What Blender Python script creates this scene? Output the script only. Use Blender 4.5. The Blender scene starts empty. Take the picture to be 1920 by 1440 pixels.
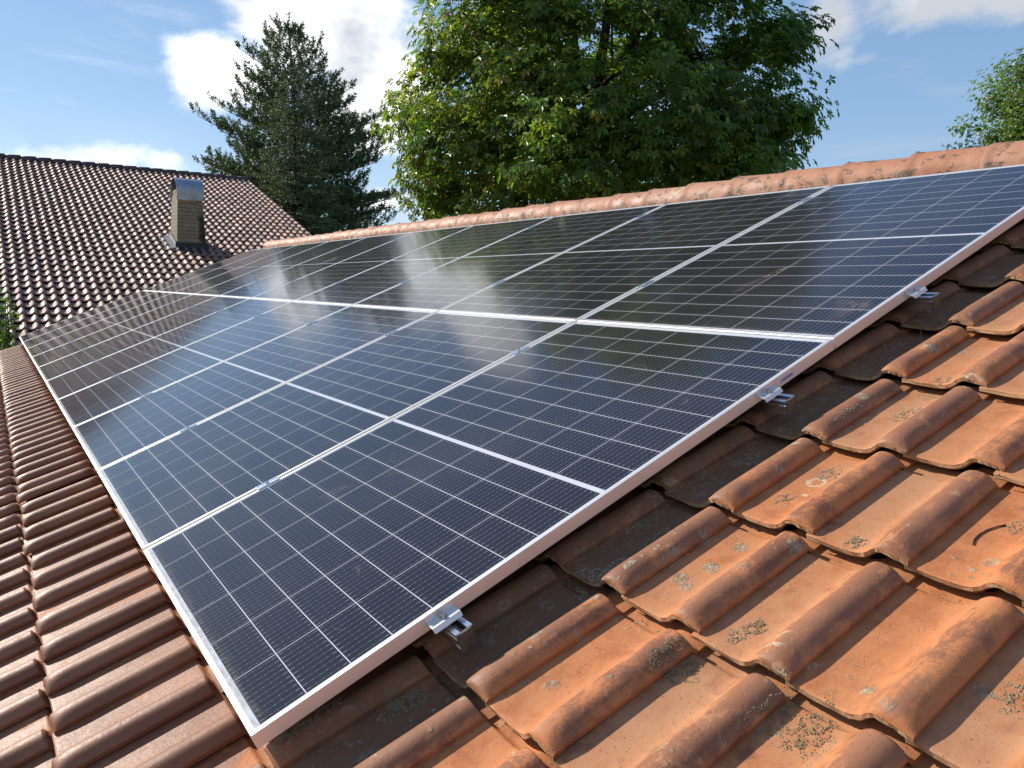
import bpy, bmesh, math, random
import numpy as np
from mathutils import Matrix, Vector

R = math.radians
scn = bpy.context.scene
col = scn.collection
PITCH = R(22.7)                                   # slope of the near roof
CA, SA = math.cos(PITCH), math.sin(PITCH)
GROUND = -4.2

# ------------------------------------------------------------------ camera
cam_d = bpy.data.cameras.new('camera')
cam = bpy.data.objects.new('camera', cam_d)
col.objects.link(cam)
cam_d.sensor_width = 36.0
cam_d.lens = 27.671
cam_d.clip_start = 0.02
cam_d.clip_end = 3000
cam.matrix_world = Matrix((
    (0.8332009052, -0.5525799350, 0.0207765974), (0.0480679966, 0.1098069108, 0.9927899627),
    (-0.5508772270, -0.8261948062, 0.1180526279))).transposed().to_4x4()
cam.location = (-0.345737, -1.314203, 0.779274)
scn.camera = cam

# ------------------------------------------------------------------ light and sky
SUN_AZ, SUN_EL = -28.2, 30.9                      # degrees from +Y towards +X, degrees above the horizon
sd = Vector((math.sin(R(SUN_AZ)) * math.cos(R(SUN_EL)), math.cos(R(SUN_AZ)) * math.cos(R(SUN_EL)), math.sin(R(SUN_EL))))
sun_d = bpy.data.lights.new('sun', 'SUN')
sun_d.energy = 5.0
sun_d.angle = R(0.53)
sun_d.color = (1.0, 0.93, 0.83)
sun = bpy.data.objects.new('sun', sun_d)
col.objects.link(sun)
sun.rotation_euler = sd.to_track_quat('Z', 'Y').to_euler()
sun.location = sd * 60

scn.view_settings.view_transform = 'Standard'
scn.view_settings.look = 'None'
scn.view_settings.gamma = 1
scn.view_settings.exposure = 0.36
scn.view_settings.use_curve_mapping = False
scn.cycles.max_bounces = 8
scn.cycles.transparent_max_bounces = 8


class NT:
    """small helper for node trees"""
    def __init__(self, tree):
        self.t = tree
        tree.nodes.clear()

    def n(self, kind, **kw):
        nd = self.t.nodes.new(kind)
        for k, v in kw.items():
            setattr(nd, k, v)
        return nd

    def put(self, sock, v):
        if v is None:
            return
        if isinstance(v, bpy.types.NodeSocket):
            self.t.links.new(v, sock)
        elif isinstance(v, (tuple, list)) and len(v) == 3 and sock.type == 'RGBA':
            sock.default_value = (*v, 1)
        else:
            sock.default_value = v

    def m(self, op, a, b=None, c=None, clamp=False):
        nd = self.n('ShaderNodeMath', operation=op, use_clamp=clamp)
        self.put(nd.inputs[0], a)
        self.put(nd.inputs[1], b)
        self.put(nd.inputs[2], c)
        return nd.outputs[0]

    def ramp(self, x, lo, hi, a=0.0, b=1.0, smooth=True):
        nd = self.n('ShaderNodeMapRange', interpolation_type='SMOOTHSTEP' if smooth else 'LINEAR')
        self.put(nd.inputs[0], x)
        for i, v in enumerate((lo, hi, a, b)):
            self.put(nd.inputs[1 + i], v)
        return nd.outputs[0]

    def mix(self, f, a, b, blend='MIX'):
        nd = self.n('ShaderNodeMix', data_type='RGBA', blend_type=blend)
        self.put(nd.inputs[0], f)
        self.put(nd.inputs[6], a)
        self.put(nd.inputs[7], b)
        return nd.outputs[2]

    def noise(self, vec, scale, detail=4, rough=0.55, dist=0.0, out=0):
        nd = self.n('ShaderNodeTexNoise')
        if vec is not None:
            self.put(nd.inputs['Vector'], vec)
        nd.inputs['Scale'].default_value = scale
        nd.inputs['Detail'].default_value = detail
        nd.inputs['Roughness'].default_value = rough
        nd.inputs['Distortion'].default_value = dist
        return nd.outputs[out]

    def voro(self, vec, scale, feature='F1', out='Distance', rnd=1.0):
        nd = self.n('ShaderNodeTexVoronoi', feature=feature)
        self.put(nd.inputs['Vector'], vec)
        nd.inputs['Scale'].default_value = scale
        nd.inputs['Randomness'].default_value = rnd
        return nd.outputs[out]

    def scale(self, vec, s):
        nd = self.n('ShaderNodeVectorMath', operation='MULTIPLY')
        self.put(nd.inputs[0], vec)
        nd.inputs[1].default_value = s
        return nd.outputs[0]

    def attr(self, name):
        return self.n('ShaderNodeAttribute', attribute_name=name).outputs['Fac']

    def attrc(self, name):
        return self.n('ShaderNodeAttribute', attribute_name=name).outputs['Color']

    def obj(self):
        return self.n('ShaderNodeTexCoord').outputs['Object']

    def sep(self, v):
        nd = self.n('ShaderNodeSeparateXYZ')
        self.put(nd.inputs[0], v)
        return nd.outputs

    def bump(self, h, strength, dist=0.01, normal=None):
        nd = self.n('ShaderNodeBump')
        self.put(nd.inputs['Height'], h)
        nd.inputs['Strength'].default_value = strength
        nd.inputs['Distance'].default_value = dist
        if normal is not None:
            self.put(nd.inputs['Normal'], normal)
        return nd.outputs[0]

    def bsdf(self, color, rough=0.5, metal=0.0, normal=None, spec=0.5, coat=0.0, coat_rough=0.1):
        nd = self.n('ShaderNodeBsdfPrincipled')
        self.put(nd.inputs['Base Color'], color)
        self.put(nd.inputs['Roughness'], rough)
        self.put(nd.inputs['Metallic'], metal)
        self.put(nd.inputs['Specular IOR Level'], spec)
        self.put(nd.inputs['Coat Weight'], coat)
        self.put(nd.inputs['Coat Roughness'], coat_rough)
        if normal is not None:
            self.put(nd.inputs['Normal'], normal)
        return nd.outputs[0]

    def out(self, s):
        nd = self.n('ShaderNodeOutputMaterial')
        self.t.links.new(s, nd.inputs[0])


def mat(name):
    m = bpy.data.materials.new(name)
    m.use_nodes = True
    return m, NT(m.node_tree)


world = bpy.data.worlds.new('World')
scn.world = world
world.use_nodes = True
w = NT(world.node_tree)
sky = w.n('ShaderNodeTexSky', sky_type='NISHITA')
sky.sun_disc = False
sky.sun_elevation = R(SUN_EL)
sky.sun_rotation = R(SUN_AZ)
sky.altitude = 300
sky.air_density = 1.0
sky.dust_density = 0.25
sky.ozone_density = 1.9
D = w.n('ShaderNodeTexCoord').outputs['Generated']
dx, dy, dz = w.sep(D)
AZ = w.m('MULTIPLY', w.m('ARCTAN2', dx, dy), 57.29578)
EL = w.m('MULTIPLY', w.m('ARCSINE', dz), 57.29578)
fb = w.noise(w.scale(D, (1, 1, 1.5)), 7.0, 9, 0.60, 0.35)
fb2 = w.noise(w.scale(D, (1, 1, 1.9)), 21.0, 7, 0.62, 0.2)
F = None
#            az     el    raz   rel  weight
for b in ((13.6, 13.6, 3.8, 2.6, 1.00), (20.5, 17.4, 6.0, 4.0, 1.25), (23.8, 13.0, 3.8, 4.2, 1.25),
          (24.2, 6.0, 2.2, 1.3, 0.75), (4.0, 7.4, 10.0, 1.8, 0.66), (62.0, 18.0, 7.5, 2.2, 0.95),
          (54.5, 16.8, 2.6, 3.4, 0.72), (56.5, 15.0, 1.6, 1.0, 0.5), (40, 15, 9, 5, 0.5), (3.0, 12.0, 6.0, 2.2, 0.40),
          (59.0, 10.4, 6.0, 2.0, 0.36), (22.0, 22.0, 2.6, 5.0, 1.3), (30, 40, 50, 9, 0.35), (-60, 25, 40, 9, 0.7), (120, 22, 40, 9, 0.7), (-140, 30, 50, 12, 0.7)):
    u = w.m('DIVIDE', w.m('SUBTRACT', AZ, b[0]), b[2])
    v = w.m('DIVIDE', w.m('SUBTRACT', EL, b[1]), b[3])
    g = w.m('MULTIPLY', w.m('EXPONENT', w.m('MULTIPLY', w.m('ADD', w.m('MULTIPLY', u, u), w.m('MULTIPLY', v, v)), -0.8)), b[4])
    F = g if F is None else w.m('MAXIMUM', F, g)
F = w.m('ADD', F, w.m('MULTIPLY', w.m('SUBTRACT', fb, 0.5), 1.25))
F = w.m('ADD', F, w.m('MULTIPLY', w.m('SUBTRACT', fb2, 0.5), 0.45))
cmask = w.ramp(F, 0.40, 0.80)
veil = w.ramp(EL, 0.0, 13.0, 0.34, 0.0)
wisp = w.m('MULTIPLY', w.ramp(w.noise(w.scale(D, (0.6, 0.6, 3.2)), 6.0, 7, 0.6, 0.8), 0.50, 0.80), 0.30)
cmask = w.m('MAXIMUM', w.m('MAXIMUM', cmask, wisp), w.m('MULTIPLY', veil, w.ramp(fb, 0.3, 0.75, 0.5, 1.0)), clamp=True)
shade = w.ramp(w.m('ADD', w.noise(w.scale(D, (1, 1, 1.6)), 9.0, 5, 0.55), w.m('MULTIPLY', w.m('SUBTRACT', AZ, 17.0), 0.007)), 0.40, 0.74)
ccol = w.mix(shade, (0.93, 0.935, 0.94), (0.42, 0.45, 0.50))
bg1 = w.n('ShaderNodeBackground')
w.put(bg1.inputs[0], sky.outputs[0])
bg1.inputs[1].default_value = 0.145
bg3 = w.n('ShaderNodeBackground')
w.put(bg3.inputs[0], w.mix(w.ramp(EL, 0.0, 38.0, smooth=False), (0.33, 0.51, 0.73), (0.085, 0.210, 0.48)))
bg3.inputs[1].default_value = 0.82
mb = w.n('ShaderNodeMixShader')
mb.inputs[0].default_value = 0.68
w.t.links.new(bg1.outputs[0], mb.inputs[1])
w.t.links.new(bg3.outputs[0], mb.inputs[2])
bg2 = w.n('ShaderNodeBackground')
w.put(bg2.inputs[0], ccol)
bg2.inputs[1].default_value = 1.15
mx = w.n('ShaderNodeMixShader')
w.put(mx.inputs[0], cmask)
w.t.links.new(mb.outputs[0], mx.inputs[1])
w.t.links.new(bg2.outputs[0], mx.inputs[2])
wo = w.n('ShaderNodeOutputWorld')
w.t.links.new(mx.outputs[0], wo.inputs[0])


# ------------------------------------------------------------------ object helpers
def tag(o, label=None, cat=None, group=None, kind=None):
    for k, v in (('label', label), ('category', cat), ('group', group), ('kind', kind)):
        if v:
            o[k] = v
    return o


def empty(name, loc=(0, 0, 0), rot=(0, 0, 0)):
    o = bpy.data.objects.new(name, None)
    o.empty_display_size = 0.2
    o.location = loc
    o.rotation_euler = rot
    col.objects.link(o)
    return o


def link(name, me, m=None, parent=None):
    o = bpy.data.objects.new(name, me)
    col.objects.link(o)
    if m is not None:
        me.materials.clear()
        for k in (m if isinstance(m, (list, tuple)) else [m]):
            me.materials.append(k)
    if parent is not None:
        o.parent = parent
    return o


def mesh_np(name, V, Fq, smooth=None, attrs=None, colors=None):
    """V (n,3), Fq list of arrays (m,k) of equal-sized polygons"""
    me = bpy.data.meshes.new(name)
    V = np.asarray(V, np.float32)
    Fq = [np.asarray(f, np.int32) for f in (Fq if isinstance(Fq, list) else [Fq]) if len(f)]
    me.vertices.add(len(V))
    me.vertices.foreach_set('co', V.ravel())
    nl = sum(f.size for f in Fq)
    npoly = sum(len(f) for f in Fq)
    me.loops.add(nl)
    me.polygons.add(npoly)
    me.loops.foreach_set('vertex_index', np.concatenate([f.ravel() for f in Fq]))
    tot = np.concatenate([np.full(len(f), f.shape[1], np.int32) for f in Fq])
    start = np.concatenate([[0], np.cumsum(tot)[:-1]]).astype(np.int32)
    me.polygons.foreach_set('loop_start', start)
    me.polygons.foreach_set('loop_total', tot)
    if smooth is not None:
        me.polygons.foreach_set('use_smooth', np.asarray(smooth, bool) if not np.isscalar(smooth) else np.full(npoly, bool(smooth)))
    for k, a in (attrs or {}).items():
        at = me.attributes.new(k, 'FLOAT', 'POINT')
        at.data.foreach_set('value', np.asarray(a, np.float32))
    for k, a in (colors or {}).items():
        at = me.color_attributes.new(k, 'FLOAT_COLOR', 'POINT')
        at.data.foreach_set('color', np.asarray(a, np.float32).ravel())
    me.update()
    me.validate()
    return me


class MB:
    """collects boxes, prisms and tubes into one mesh"""
    def __init__(self):
        self.v, self.f, self.s = [], [], []

    def add(self, vs, fs, smooth=False):
        b = len(self.v)
        self.v += [tuple(p) for p in vs]
        for f in fs:
            self.f.append([b + i for i in f])
            self.s.append(smooth)

    def box(self, a, b):
        x0, y0, z0 = a
        x1, y1, z1 = b
        self.add([(x0, y0, z0), (x1, y0, z0), (x1, y1, z0), (x0, y1, z0), (x0, y0, z1), (x1, y0, z1), (x1, y1, z1), (x0, y1, z1)],
                 [(0, 3, 2, 1), (4, 5, 6, 7), (0, 1, 5, 4), (1, 2, 6, 5), (2, 3, 7, 6), (3, 0, 4, 7)])

    def prism(self, poly, fn0, fn1, caps=True):
        n = len(poly)
        vs = [fn0(*p) for p in poly] + [fn1(*p) for p in poly]
        fs = [(i, (i + 1) % n, n + (i + 1) % n, n + i) for i in range(n)]
        if caps:
            fs += [tuple(range(n))[::-1], tuple(range(n, 2 * n))]
        self.add(vs, fs)

    def tube(self, pts, radii, seg=8, smooth=True, cap=True):
        pts = [Vector(p) for p in pts]
        n = len(pts)
        vs, fs = [], []
        ref = Vector((0.31, 0.22, 0.93))
        for i, p in enumerate(pts):
            d = (pts[min(i + 1, n - 1)] - pts[max(i - 1, 0)]).normalized()
            x = d.cross(ref)
            if x.length < 1e-3:
                x = d.cross(Vector((1, 0, 0)))
            x.normalize()
            y = d.cross(x)
            for k in range(seg):
                a = 2 * math.pi * k / seg
                vs.append(p + (x * math.cos(a) + y * math.sin(a)) * radii[i])
        for i in range(n - 1):
            for k in range(seg):
                fs.append((i * seg + k, i * seg + (k + 1) % seg, (i + 1) * seg + (k + 1) % seg, (i + 1) * seg + k))
        if cap:
            fs += [tuple(range(seg))[::-1], tuple(range((n - 1) * seg, n * seg))]
        self.add(vs, fs, smooth)

    def build(self, name, m=None, parent=None, bevel=0.0, smooth_angle=None):
        me = bpy.data.meshes.new(name)
        me.from_pydata(self.v, [], self.f)
        me.polygons.foreach_set('use_smooth', self.s)
        bm = bmesh.new()
        bm.from_mesh(me)
        bmesh.ops.recalc_face_normals(bm, faces=bm.faces)
        if bevel:
            ed = [e for e in bm.edges if len(e.link_faces) == 2 and e.calc_face_angle(0) > 0.6]
            bmesh.ops.bevel(bm, geom=ed, offset=bevel, segments=2, affect='EDGES', clamp_overlap=True)
        bm.to_mesh(me)
        bm.free()
        return link(name, me, m, parent)


# ------------------------------------------------------------------ materials
def m_clay(name, near=True):
    m, t = mat(name)
    P = t.obj()
    px, py, pz = t.sep(P)
    roll = t.attr('roll')
    tint = t.attr('tint')
    tt = t.attr('along')
    big = t.noise(P, 3.1, 5, 0.6)
    mid = t.noise(P, 17, 6, 0.65, 0.4)
    fine = t.noise(P, 130, 5, 0.7)
    streak = t.noise(t.scale(P, (4, 26, 26)), 1.6, 6, 0.65, 0.5)
    # fired clay body: orange, a little different on every tile
    body = t.mix(tint, (0.50, 0.180, 0.062), (0.44, 0.198, 0.088))
    body = t.mix(t.ramp(mid, 0.42, 0.68), body, (0.38, 0.128, 0.044))
    body = t.mix(t.ramp(fine, 0.52, 0.72, 0, 0.45), body, (0.58, 0.30, 0.13))
    # brown engobe skin left on the tile, rubbed off with age towards the gable end
    age = t.ramp(py, 0.35, -0.25)
    slip = t.m('ADD', t.m('MULTIPLY', roll, 0.34), t.m('MULTIPLY', streak, 0.75))
    slip = t.m('ADD', slip, t.m('MULTIPLY', t.m('SUBTRACT', mid, 0.5), 0.9))
    slip = t.m('ADD', slip, t.m('MULTIPLY', tint, 0.18))
    slip = t.m('ADD', slip, t.m('MULTIPLY', t.m('SUBTRACT', fine, 0.5), t.m('ADD', 0.12, t.m('MULTIPLY', age, 0.55))))
    slip = t.m('ADD', slip, t.m('SUBTRACT', 0.16, t.m('MULTIPLY', age, 0.37)))
    slip = t.m('SUBTRACT', slip, t.m('MULTIPLY', t.ramp(py, 2.5, 9.0), 0.24))
    slipm = t.ramp(slip, 0.38, 0.62, 0.0, 0.88)
    sl_col = t.mix(t.ramp(big, 0.35, 0.65), (0.200, 0.082, 0.044), (0.285, 0.130, 0.070))
    colr = t.mix(slipm, body, sl_col)
    # lime-pale haze and rubbed patches keep the glossy tiles from looking even
    haze = t.m('MULTIPLY', t.ramp(t.noise(P, 5.5, 6, 0.7, 0.6), 0.48, 0.72), t.m('SUBTRACT', 1.0, t.m('MULTIPLY', age, 0.6)))
    colr = t.mix(t.m('MULTIPLY', haze, 0.30), colr, t.mix(tint, (0.36, 0.20, 0.12), (0.42, 0.165, 0.065)))
    # grey-brown dust settled in the flat pan
    pan = t.m('SUBTRACT', 1.0, t.ramp(roll, 0.02, 0.30))
    dust = t.m('MULTIPLY', t.m('MULTIPLY', pan, age), t.ramp(t.m('ADD', big, t.m('MULTIPLY', tint, 0.25)), 0.52, 0.85, 0, 0.5))
    colr = t.mix(dust, colr, (0.41, 0.225, 0.120))
    # dirt, with the panels' shadow painted into its colour, on the row beside them
    shade_row = t.m('MULTIPLY', t.ramp(py, -0.175, -0.105), t.ramp(py, 0.35, 0.12))
    shade_row = t.m('MULTIPLY', shade_row, t.ramp(px, -0.01, 0.05))
    shade_grime = t.m('MULTIPLY', shade_row, t.ramp(t.m('ADD', mid, t.m('MULTIPLY', pan, 0.34)), 0.42, 0.80, 0.08, 0.88))
    colr = t.mix(shade_grime, colr, (0.215, 0.112, 0.064))
    # crusty lichen: grey green rosettes, denser in the row shaded by the panels and on the old tiles
    wv = t.n('ShaderNodeVectorMath', operation='ADD')
    t.put(wv.inputs[0], P)
    t.put(wv.inputs[1], t.scale(t.noise(P, 60, 3, 0.6, out=1), (0.018, 0.018, 0.018)))
    ros = t.voro(wv.outputs[0], 13.0)
    spots = t.voro(wv.outputs[0], 34.0)
    dens = t.noise(P, 4.6, 3, 0.5)
    lich_zone = t.m('ADD', t.m('MULTIPLY', shade_row, 0.42), t.m('MULTIPLY', age, 0.10))
    l1 = t.m('MULTIPLY', t.ramp(ros, 0.27, 0.20), t.ramp(t.m('ADD', dens, lich_zone), 0.61, 0.68))
    l2 = t.m('MULTIPLY', t.ramp(spots, 0.25, 0.15), t.ramp(t.m('ADD', t.noise(P, 9.5, 3, 0.5), lich_zone), 0.66, 0.75))
    crust = t.ramp(fine, 0.36, 0.60)
    lmask = t.m('MULTIPLY', t.m('MAXIMUM', l1, l2), t.m('MULTIPLY', crust, t.m('MAXIMUM', age, 0.0)))
    lcol = t.mix(t.ramp(t.noise(P, 75, 4, 0.7), 0.4, 0.62), (0.42, 0.365, 0.245), (0.20, 0.165, 0.098))
    colr = t.mix(lmask, colr, lcol)
    # pale rings and flecks
    ring = t.voro(wv.outputs[0], 8.0)
    ringm = t.m('MULTIPLY', t.ramp(t.m('ABSOLUTE', t.m('SUBTRACT', ring, 0.17)), 0.05, 0.02), t.ramp(t.noise(P, 6.5, 2), 0.57, 0.62))
    ringm = t.m('MULTIPLY', t.m('MULTIPLY', ringm, age), t.ramp(fine, 0.40, 0.55, 0, 0.8))
    colr = t.mix(ringm, colr, (0.56, 0.46, 0.31))
    fleck = t.m('MULTIPLY', t.ramp(t.voro(P, 95.0), 0.20, 0.10), t.ramp(t.noise(P, 22, 3), 0.48, 0.60))
    colr = t.mix(t.m('MULTIPLY', fleck, t.m('ADD', t.m('MULTIPLY', age, 0.6), 0.15)), colr, (0.07, 0.055, 0.040))
    # bare fired front edge with a dirty line along it
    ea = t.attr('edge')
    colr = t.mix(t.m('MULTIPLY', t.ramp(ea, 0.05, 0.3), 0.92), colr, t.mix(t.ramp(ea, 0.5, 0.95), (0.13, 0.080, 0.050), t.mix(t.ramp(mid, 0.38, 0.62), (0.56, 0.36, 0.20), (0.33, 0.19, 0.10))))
    rough = t.ramp(slipm, 0.0, 0.9, 0.74, 0.50)
    rough = t.m('ADD', rough, t.m('ADD', t.m('MULTIPLY', t.m('SUBTRACT', mid, 0.5), 0.3), t.m('MULTIPLY', t.m('SUBTRACT', fine, 0.5), 0.3)))
    rough = t.m('MAXIMUM', rough, t.m('MULTIPLY', lmask, 0.95))
    pits = t.m('MULTIPLY', t.ramp(t.voro(P, 150.0), 0.22, 0.05), t.ramp(t.noise(P, 26, 3), 0.48, 0.62))
    h = t.m('ADD', t.m('SUBTRACT', t.m('MULTIPLY', fine, 0.35), t.m('MULTIPLY', pits, 0.7)), t.m('ADD', t.m('MULTIPLY', mid, 0.55), t.m('MULTIPLY', lmask, 0.9)))
    nm = t.bump(h, 0.5, 0.004)
    rough = t.m('MAXIMUM', rough, t.m('MULTIPLY', shade_row, 0.80))
    t.out(t.bsdf(colr, rough, 0, nm, 0.34))
    return m


def m_farm():
    m, t = mat('brown_glazed_tile')
    P = t.obj()
    tint, roll = t.attr('tint'), t.attr('roll')
    mid = t.noise(P, 6, 5, 0.6)
    c = t.mix(tint, (0.310, 0.165, 0.112), (0.185, 0.105, 0.080))
    c = t.mix(t.ramp(t.m('ADD', mid, t.m('MULTIPLY', tint, 0.3)), 0.55, 0.9, 0, 0.6), c, (0.21, 0.13, 0.10))
    pan = t.m('SUBTRACT', 1.0, t.ramp(roll, 0.05, 0.35))
    ms = t.m('MULTIPLY', t.ramp(t.m('ADD', t.noise(P, 0.55, 3), t.m('MULTIPLY', t.noise(P, 9, 4), 0.5)), 0.74, 0.92), pan)
    ms = t.m('MULTIPLY', ms, t.ramp(t.sep(P)[0], -4.0, -8.0))
    c = t.mix(t.m('MULTIPLY', ms, 0.9), c, (0.055, 0.060, 0.018))
    rough = t.m('ADD', 0.46, t.m('MULTIPLY', mid, 0.16))
    t.out(t.bsdf(c, t.m('ADD', rough, t.m('MULTIPLY', tint, 0.16)), 0, t.bump(t.noise(P, 45, 4), 0.25, 0.006), 0.34))
    return m


def m_simple(name, c0, c1=None, scale=8, rough=0.6, metal=0.0, bump=0.15, bscale=60, bdist=0.003, spec=0.5, stretch=(1, 1, 1)):
    m, t = mat(name)
    P = t.scale(t.obj(), stretch)
    nz = t.noise(P, scale, 6, 0.6)
    c = t.mix(t.ramp(nz, 0.32, 0.68), c0, c1 or tuple(x * 0.8 for x in c0))
    t.out(t.bsdf(c, t.m('ADD', rough - 0.06, t.m('MULTIPLY', nz, 0.12)), metal, t.bump(t.noise(P, bscale, 4), bump, bdist), spec))
    return m


def m_cells():
    """half-cut cells under glass: six columns of two times nine half cells, ten wires in each"""
    m, t = mat('solar_cell_glass')
    P = t.obj()
    v, y, _ = t.sep(P)
    W, L = 1.134, 1.722
    def band(x, period, off, width, soft=0.0006):
        # distance to the nearest line at off + k * period
        f = t.m('ABSOLUTE', t.m('SUBTRACT', t.m('FRACT', t.m('ADD', t.m('DIVIDE', t.m('SUBTRACT', x, off), period), 0.5)), 0.5))
        return t.ramp(t.m('MULTIPLY', f, period), width / 2 + soft, width / 2 - soft * 0.5)
    colp, rowp = 0.1840, 0.0926
    c0 = (W - 5 * colp - 0.182) / 2
    lines_u = band(y, colp, c0 - 0.001, 0.0015, 0.0004)
    half = t.m('ABSOLUTE', t.m('SUBTRACT', v, L / 2))             # distance from the middle strip
    lines_v = band(half, rowp, 0.0075 - 0.001, 0.0019, 0.0004)
    mid = t.ramp(half, 0.0062, 0.0052)
    edge = t.ramp(half, 0.0075 + 9 * rowp - 0.0030, 0.0075 + 9 * rowp - 0.0020)
    edge2 = t.ramp(t.m('ABSOLUTE', t.m('SUBTRACT', y, W / 2)), W / 2 - c0 - 0.0004, W / 2 - c0 + 0.0004)
    gap = t.m('MAXIMUM', t.m('MAXIMUM', lines_u, lines_v), t.m('MAXIMUM', mid, t.m('MAXIMUM', edge, edge2)))
    wp = 0.182 / 10
    # wires run up the slope
    yy = t.m('MODULO', t.m('SUBTRACT', y, c0), colp)
    wire = band(yy, wp, wp / 2, 0.00055, 0.00035)
    hv = t.m('MODULO', t.m('SUBTRACT', half, 0.0075), rowp)
    endpad = t.ramp(t.m('ABSOLUTE', t.m('SUBTRACT', t.m('ABSOLUTE', t.m('SUBTRACT', hv, 0.0455)), 0.0385)), 0.0046, 0.0036)
    dots = band(hv, 0.0152, 0.0072, 0.0022, 0.0005)
    pad = t.m('MULTIPLY', band(yy, wp, wp / 2, 0.0016, 0.0004), t.m('MAXIMUM', endpad, dots))
    silver = t.m('MAXIMUM', t.m('MULTIPLY', wire, 0.34), t.m('MULTIPLY', pad, 0.48))
    # silicon: near-black blue, each cell a trace different
    cellid = t.n('ShaderNodeCombineXYZ')
    t.put(cellid.inputs[0], t.m('FLOOR', t.m('DIVIDE', v, rowp)))
    t.put(cellid.inputs[1], t.m('FLOOR', t.m('DIVIDE', t.m('SUBTRACT', y, c0), colp)))
    wn = t.n('ShaderNodeTexWhiteNoise', noise_dimensions='3D')
    t.put(wn.inputs['Vector'], cellid.outputs[0])
    si = t.mix(wn.outputs['Value'], (0.0100, 0.0100, 0.0140), (0.0135, 0.0130, 0.0175))
    si = t.mix(t.m('MULTIPLY', t.n('ShaderNodeObjectInfo').outputs['Random'], 0.6), si, (0.0125, 0.0120, 0.0215))
    c = t.mix(silver, si, (0.42, 0.42, 0.45))
    c = t.mix(gap, c, (0.54, 0.55, 0.57))
    # film of dust with a few dried splashes of clay dust
    loc = t.n('ShaderNodeObjectInfo').outputs['Location']
    add = t.n('ShaderNodeVectorMath', operation='ADD')
    t.put(add.inputs[0], P)
    t.put(add.inputs[1], loc)
    Q = add.outputs[0]
    film = t.noise(Q, 1.3, 5, 0.6)
    sm = t.noise(t.scale(Q, (0.8, 1.25, 1)), 3.3, 4, 0.6, 0.6)
    sm = t.m('MULTIPLY', t.ramp(sm, 0.63, 0.78), t.ramp(t.noise(t.scale(Q, (30, 130, 1)), 1.0, 5, 0.7), 0.36, 0.66))
    c = t.mix(t.ramp(film, 0.35, 0.75, 0.016, 0.042), c, (0.42, 0.37, 0.31))
    c = t.mix(t.m('MULTIPLY', sm, 0.42), c, (0.36, 0.24, 0.16))
    speck = t.m('MULTIPLY', t.ramp(t.voro(Q, 60), 0.06, 0.035), t.ramp(t.noise(Q, 14, 2), 0.5, 0.6))
    c = t.mix(t.m('MULTIPLY', speck, 0.5), c, (0.45, 0.42, 0.38))
    # dirt washed down against the lower frame
    low = t.m('MULTIPLY', t.ramp(v, 0.050, 0.008), t.ramp(t.noise(t.scale(Q, (70, 22, 1)), 1.0, 5, 0.7), 0.34, 0.66))
    c = t.mix(t.m('MULTIPLY', low, 0.55), c, (0.20, 0.165, 0.125))
    # pale dried water marks
    wm = t.m('MULTIPLY', t.ramp(t.m('ABSOLUTE', t.m('SUBTRACT', t.voro(Q, 7.0), 0.30)), 0.03, 0.0), t.ramp(t.noise(Q, 5.0, 3), 0.56, 0.66))
    c = t.mix(t.m('MULTIPLY', wm, 0.10), c, (0.5, 0.48, 0.45))
    rough = t.m('ADD', t.ramp(film, 0.3, 0.7, 0.085, 0.125), t.m('MULTIPLY', sm, 0.30))
    t.out(t.bsdf(c, rough, 0, None, 0.36))
    return m


def m_leaf(name, rough=0.42, trans=0.35):
    m, t = mat(name)
    c = t.attrc('leafcol')
    nz = t.noise(t.obj(), 30, 3)
    c = t.mix(t.ramp(nz, 0.3, 0.7, 0, 0.35), c, t.mix(1.0, c, (0.7, 0.75, 0.6), 'MULTIPLY'))
    p = t.bsdf(c, rough, 0, None, 0.45)
    tr = t.n('ShaderNodeBsdfTranslucent')
    t.put(tr.inputs[0], t.mix(1.0, c, (1.7, 1.75, 0.6), 'MULTIPLY'))
    mxs = t.n('ShaderNodeMixShader')
    mxs.inputs[0].default_value = trans
    t.t.links.new(p, mxs.inputs[1])
    t.t.links.new(tr.outputs[0], mxs.inputs[2])
    t.out(mxs.outputs[0])
    return m


def m_brick():
    m, t = mat('chimney_cladding')
    P = t.obj()
    x, y, z = t.sep(P)
    br = t.n('ShaderNodeTexBrick')
    cv = t.n('ShaderNodeCombineXYZ')
    t.put(cv.inputs[0], t.m('ADD', x, y))
    t.put(cv.inputs[1], z)
    t.put(br.inputs['Vector'], cv.outputs[0])
    br.inputs['Scale'].default_value = 1.0
    br.inputs['Brick Width'].default_value = 0.17
    br.inputs['Row Height'].default_value = 0.085
    br.inputs['Mortar Size'].default_value = 0.006
    t.put(br.inputs['Color1'], (0.30, 0.245, 0.165))
    t.put(br.inputs['Color2'], (0.235, 0.190, 0.125))
    t.put(br.inputs['Mortar'], (0.12, 0.095, 0.065))
    soot = t.m('MULTIPLY', t.ramp(t.m('ADD', x, t.m('MULTIPLY', t.noise(P, 7, 5, 0.6), 0.35)), 0.30, 0.40), t.ramp(z, 1.02, 0.75))
    soot = t.m('MULTIPLY', soot, t.ramp(z, 0.05, 0.3, 0.35, 1))
    c = t.mix(t.m('MULTIPLY', soot, 0.93), br.outputs[0], (0.018, 0.016, 0.014))
    c = t.mix(t.ramp(t.noise(P, 14, 5), 0.45, 0.75, 0, 0.5), c, (0.15, 0.12, 0.08))
    t.out(t.bsdf(c, 0.8, 0, t.bump(br.outputs[1], 0.6, -0.008), 0.3))
    return m


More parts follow.
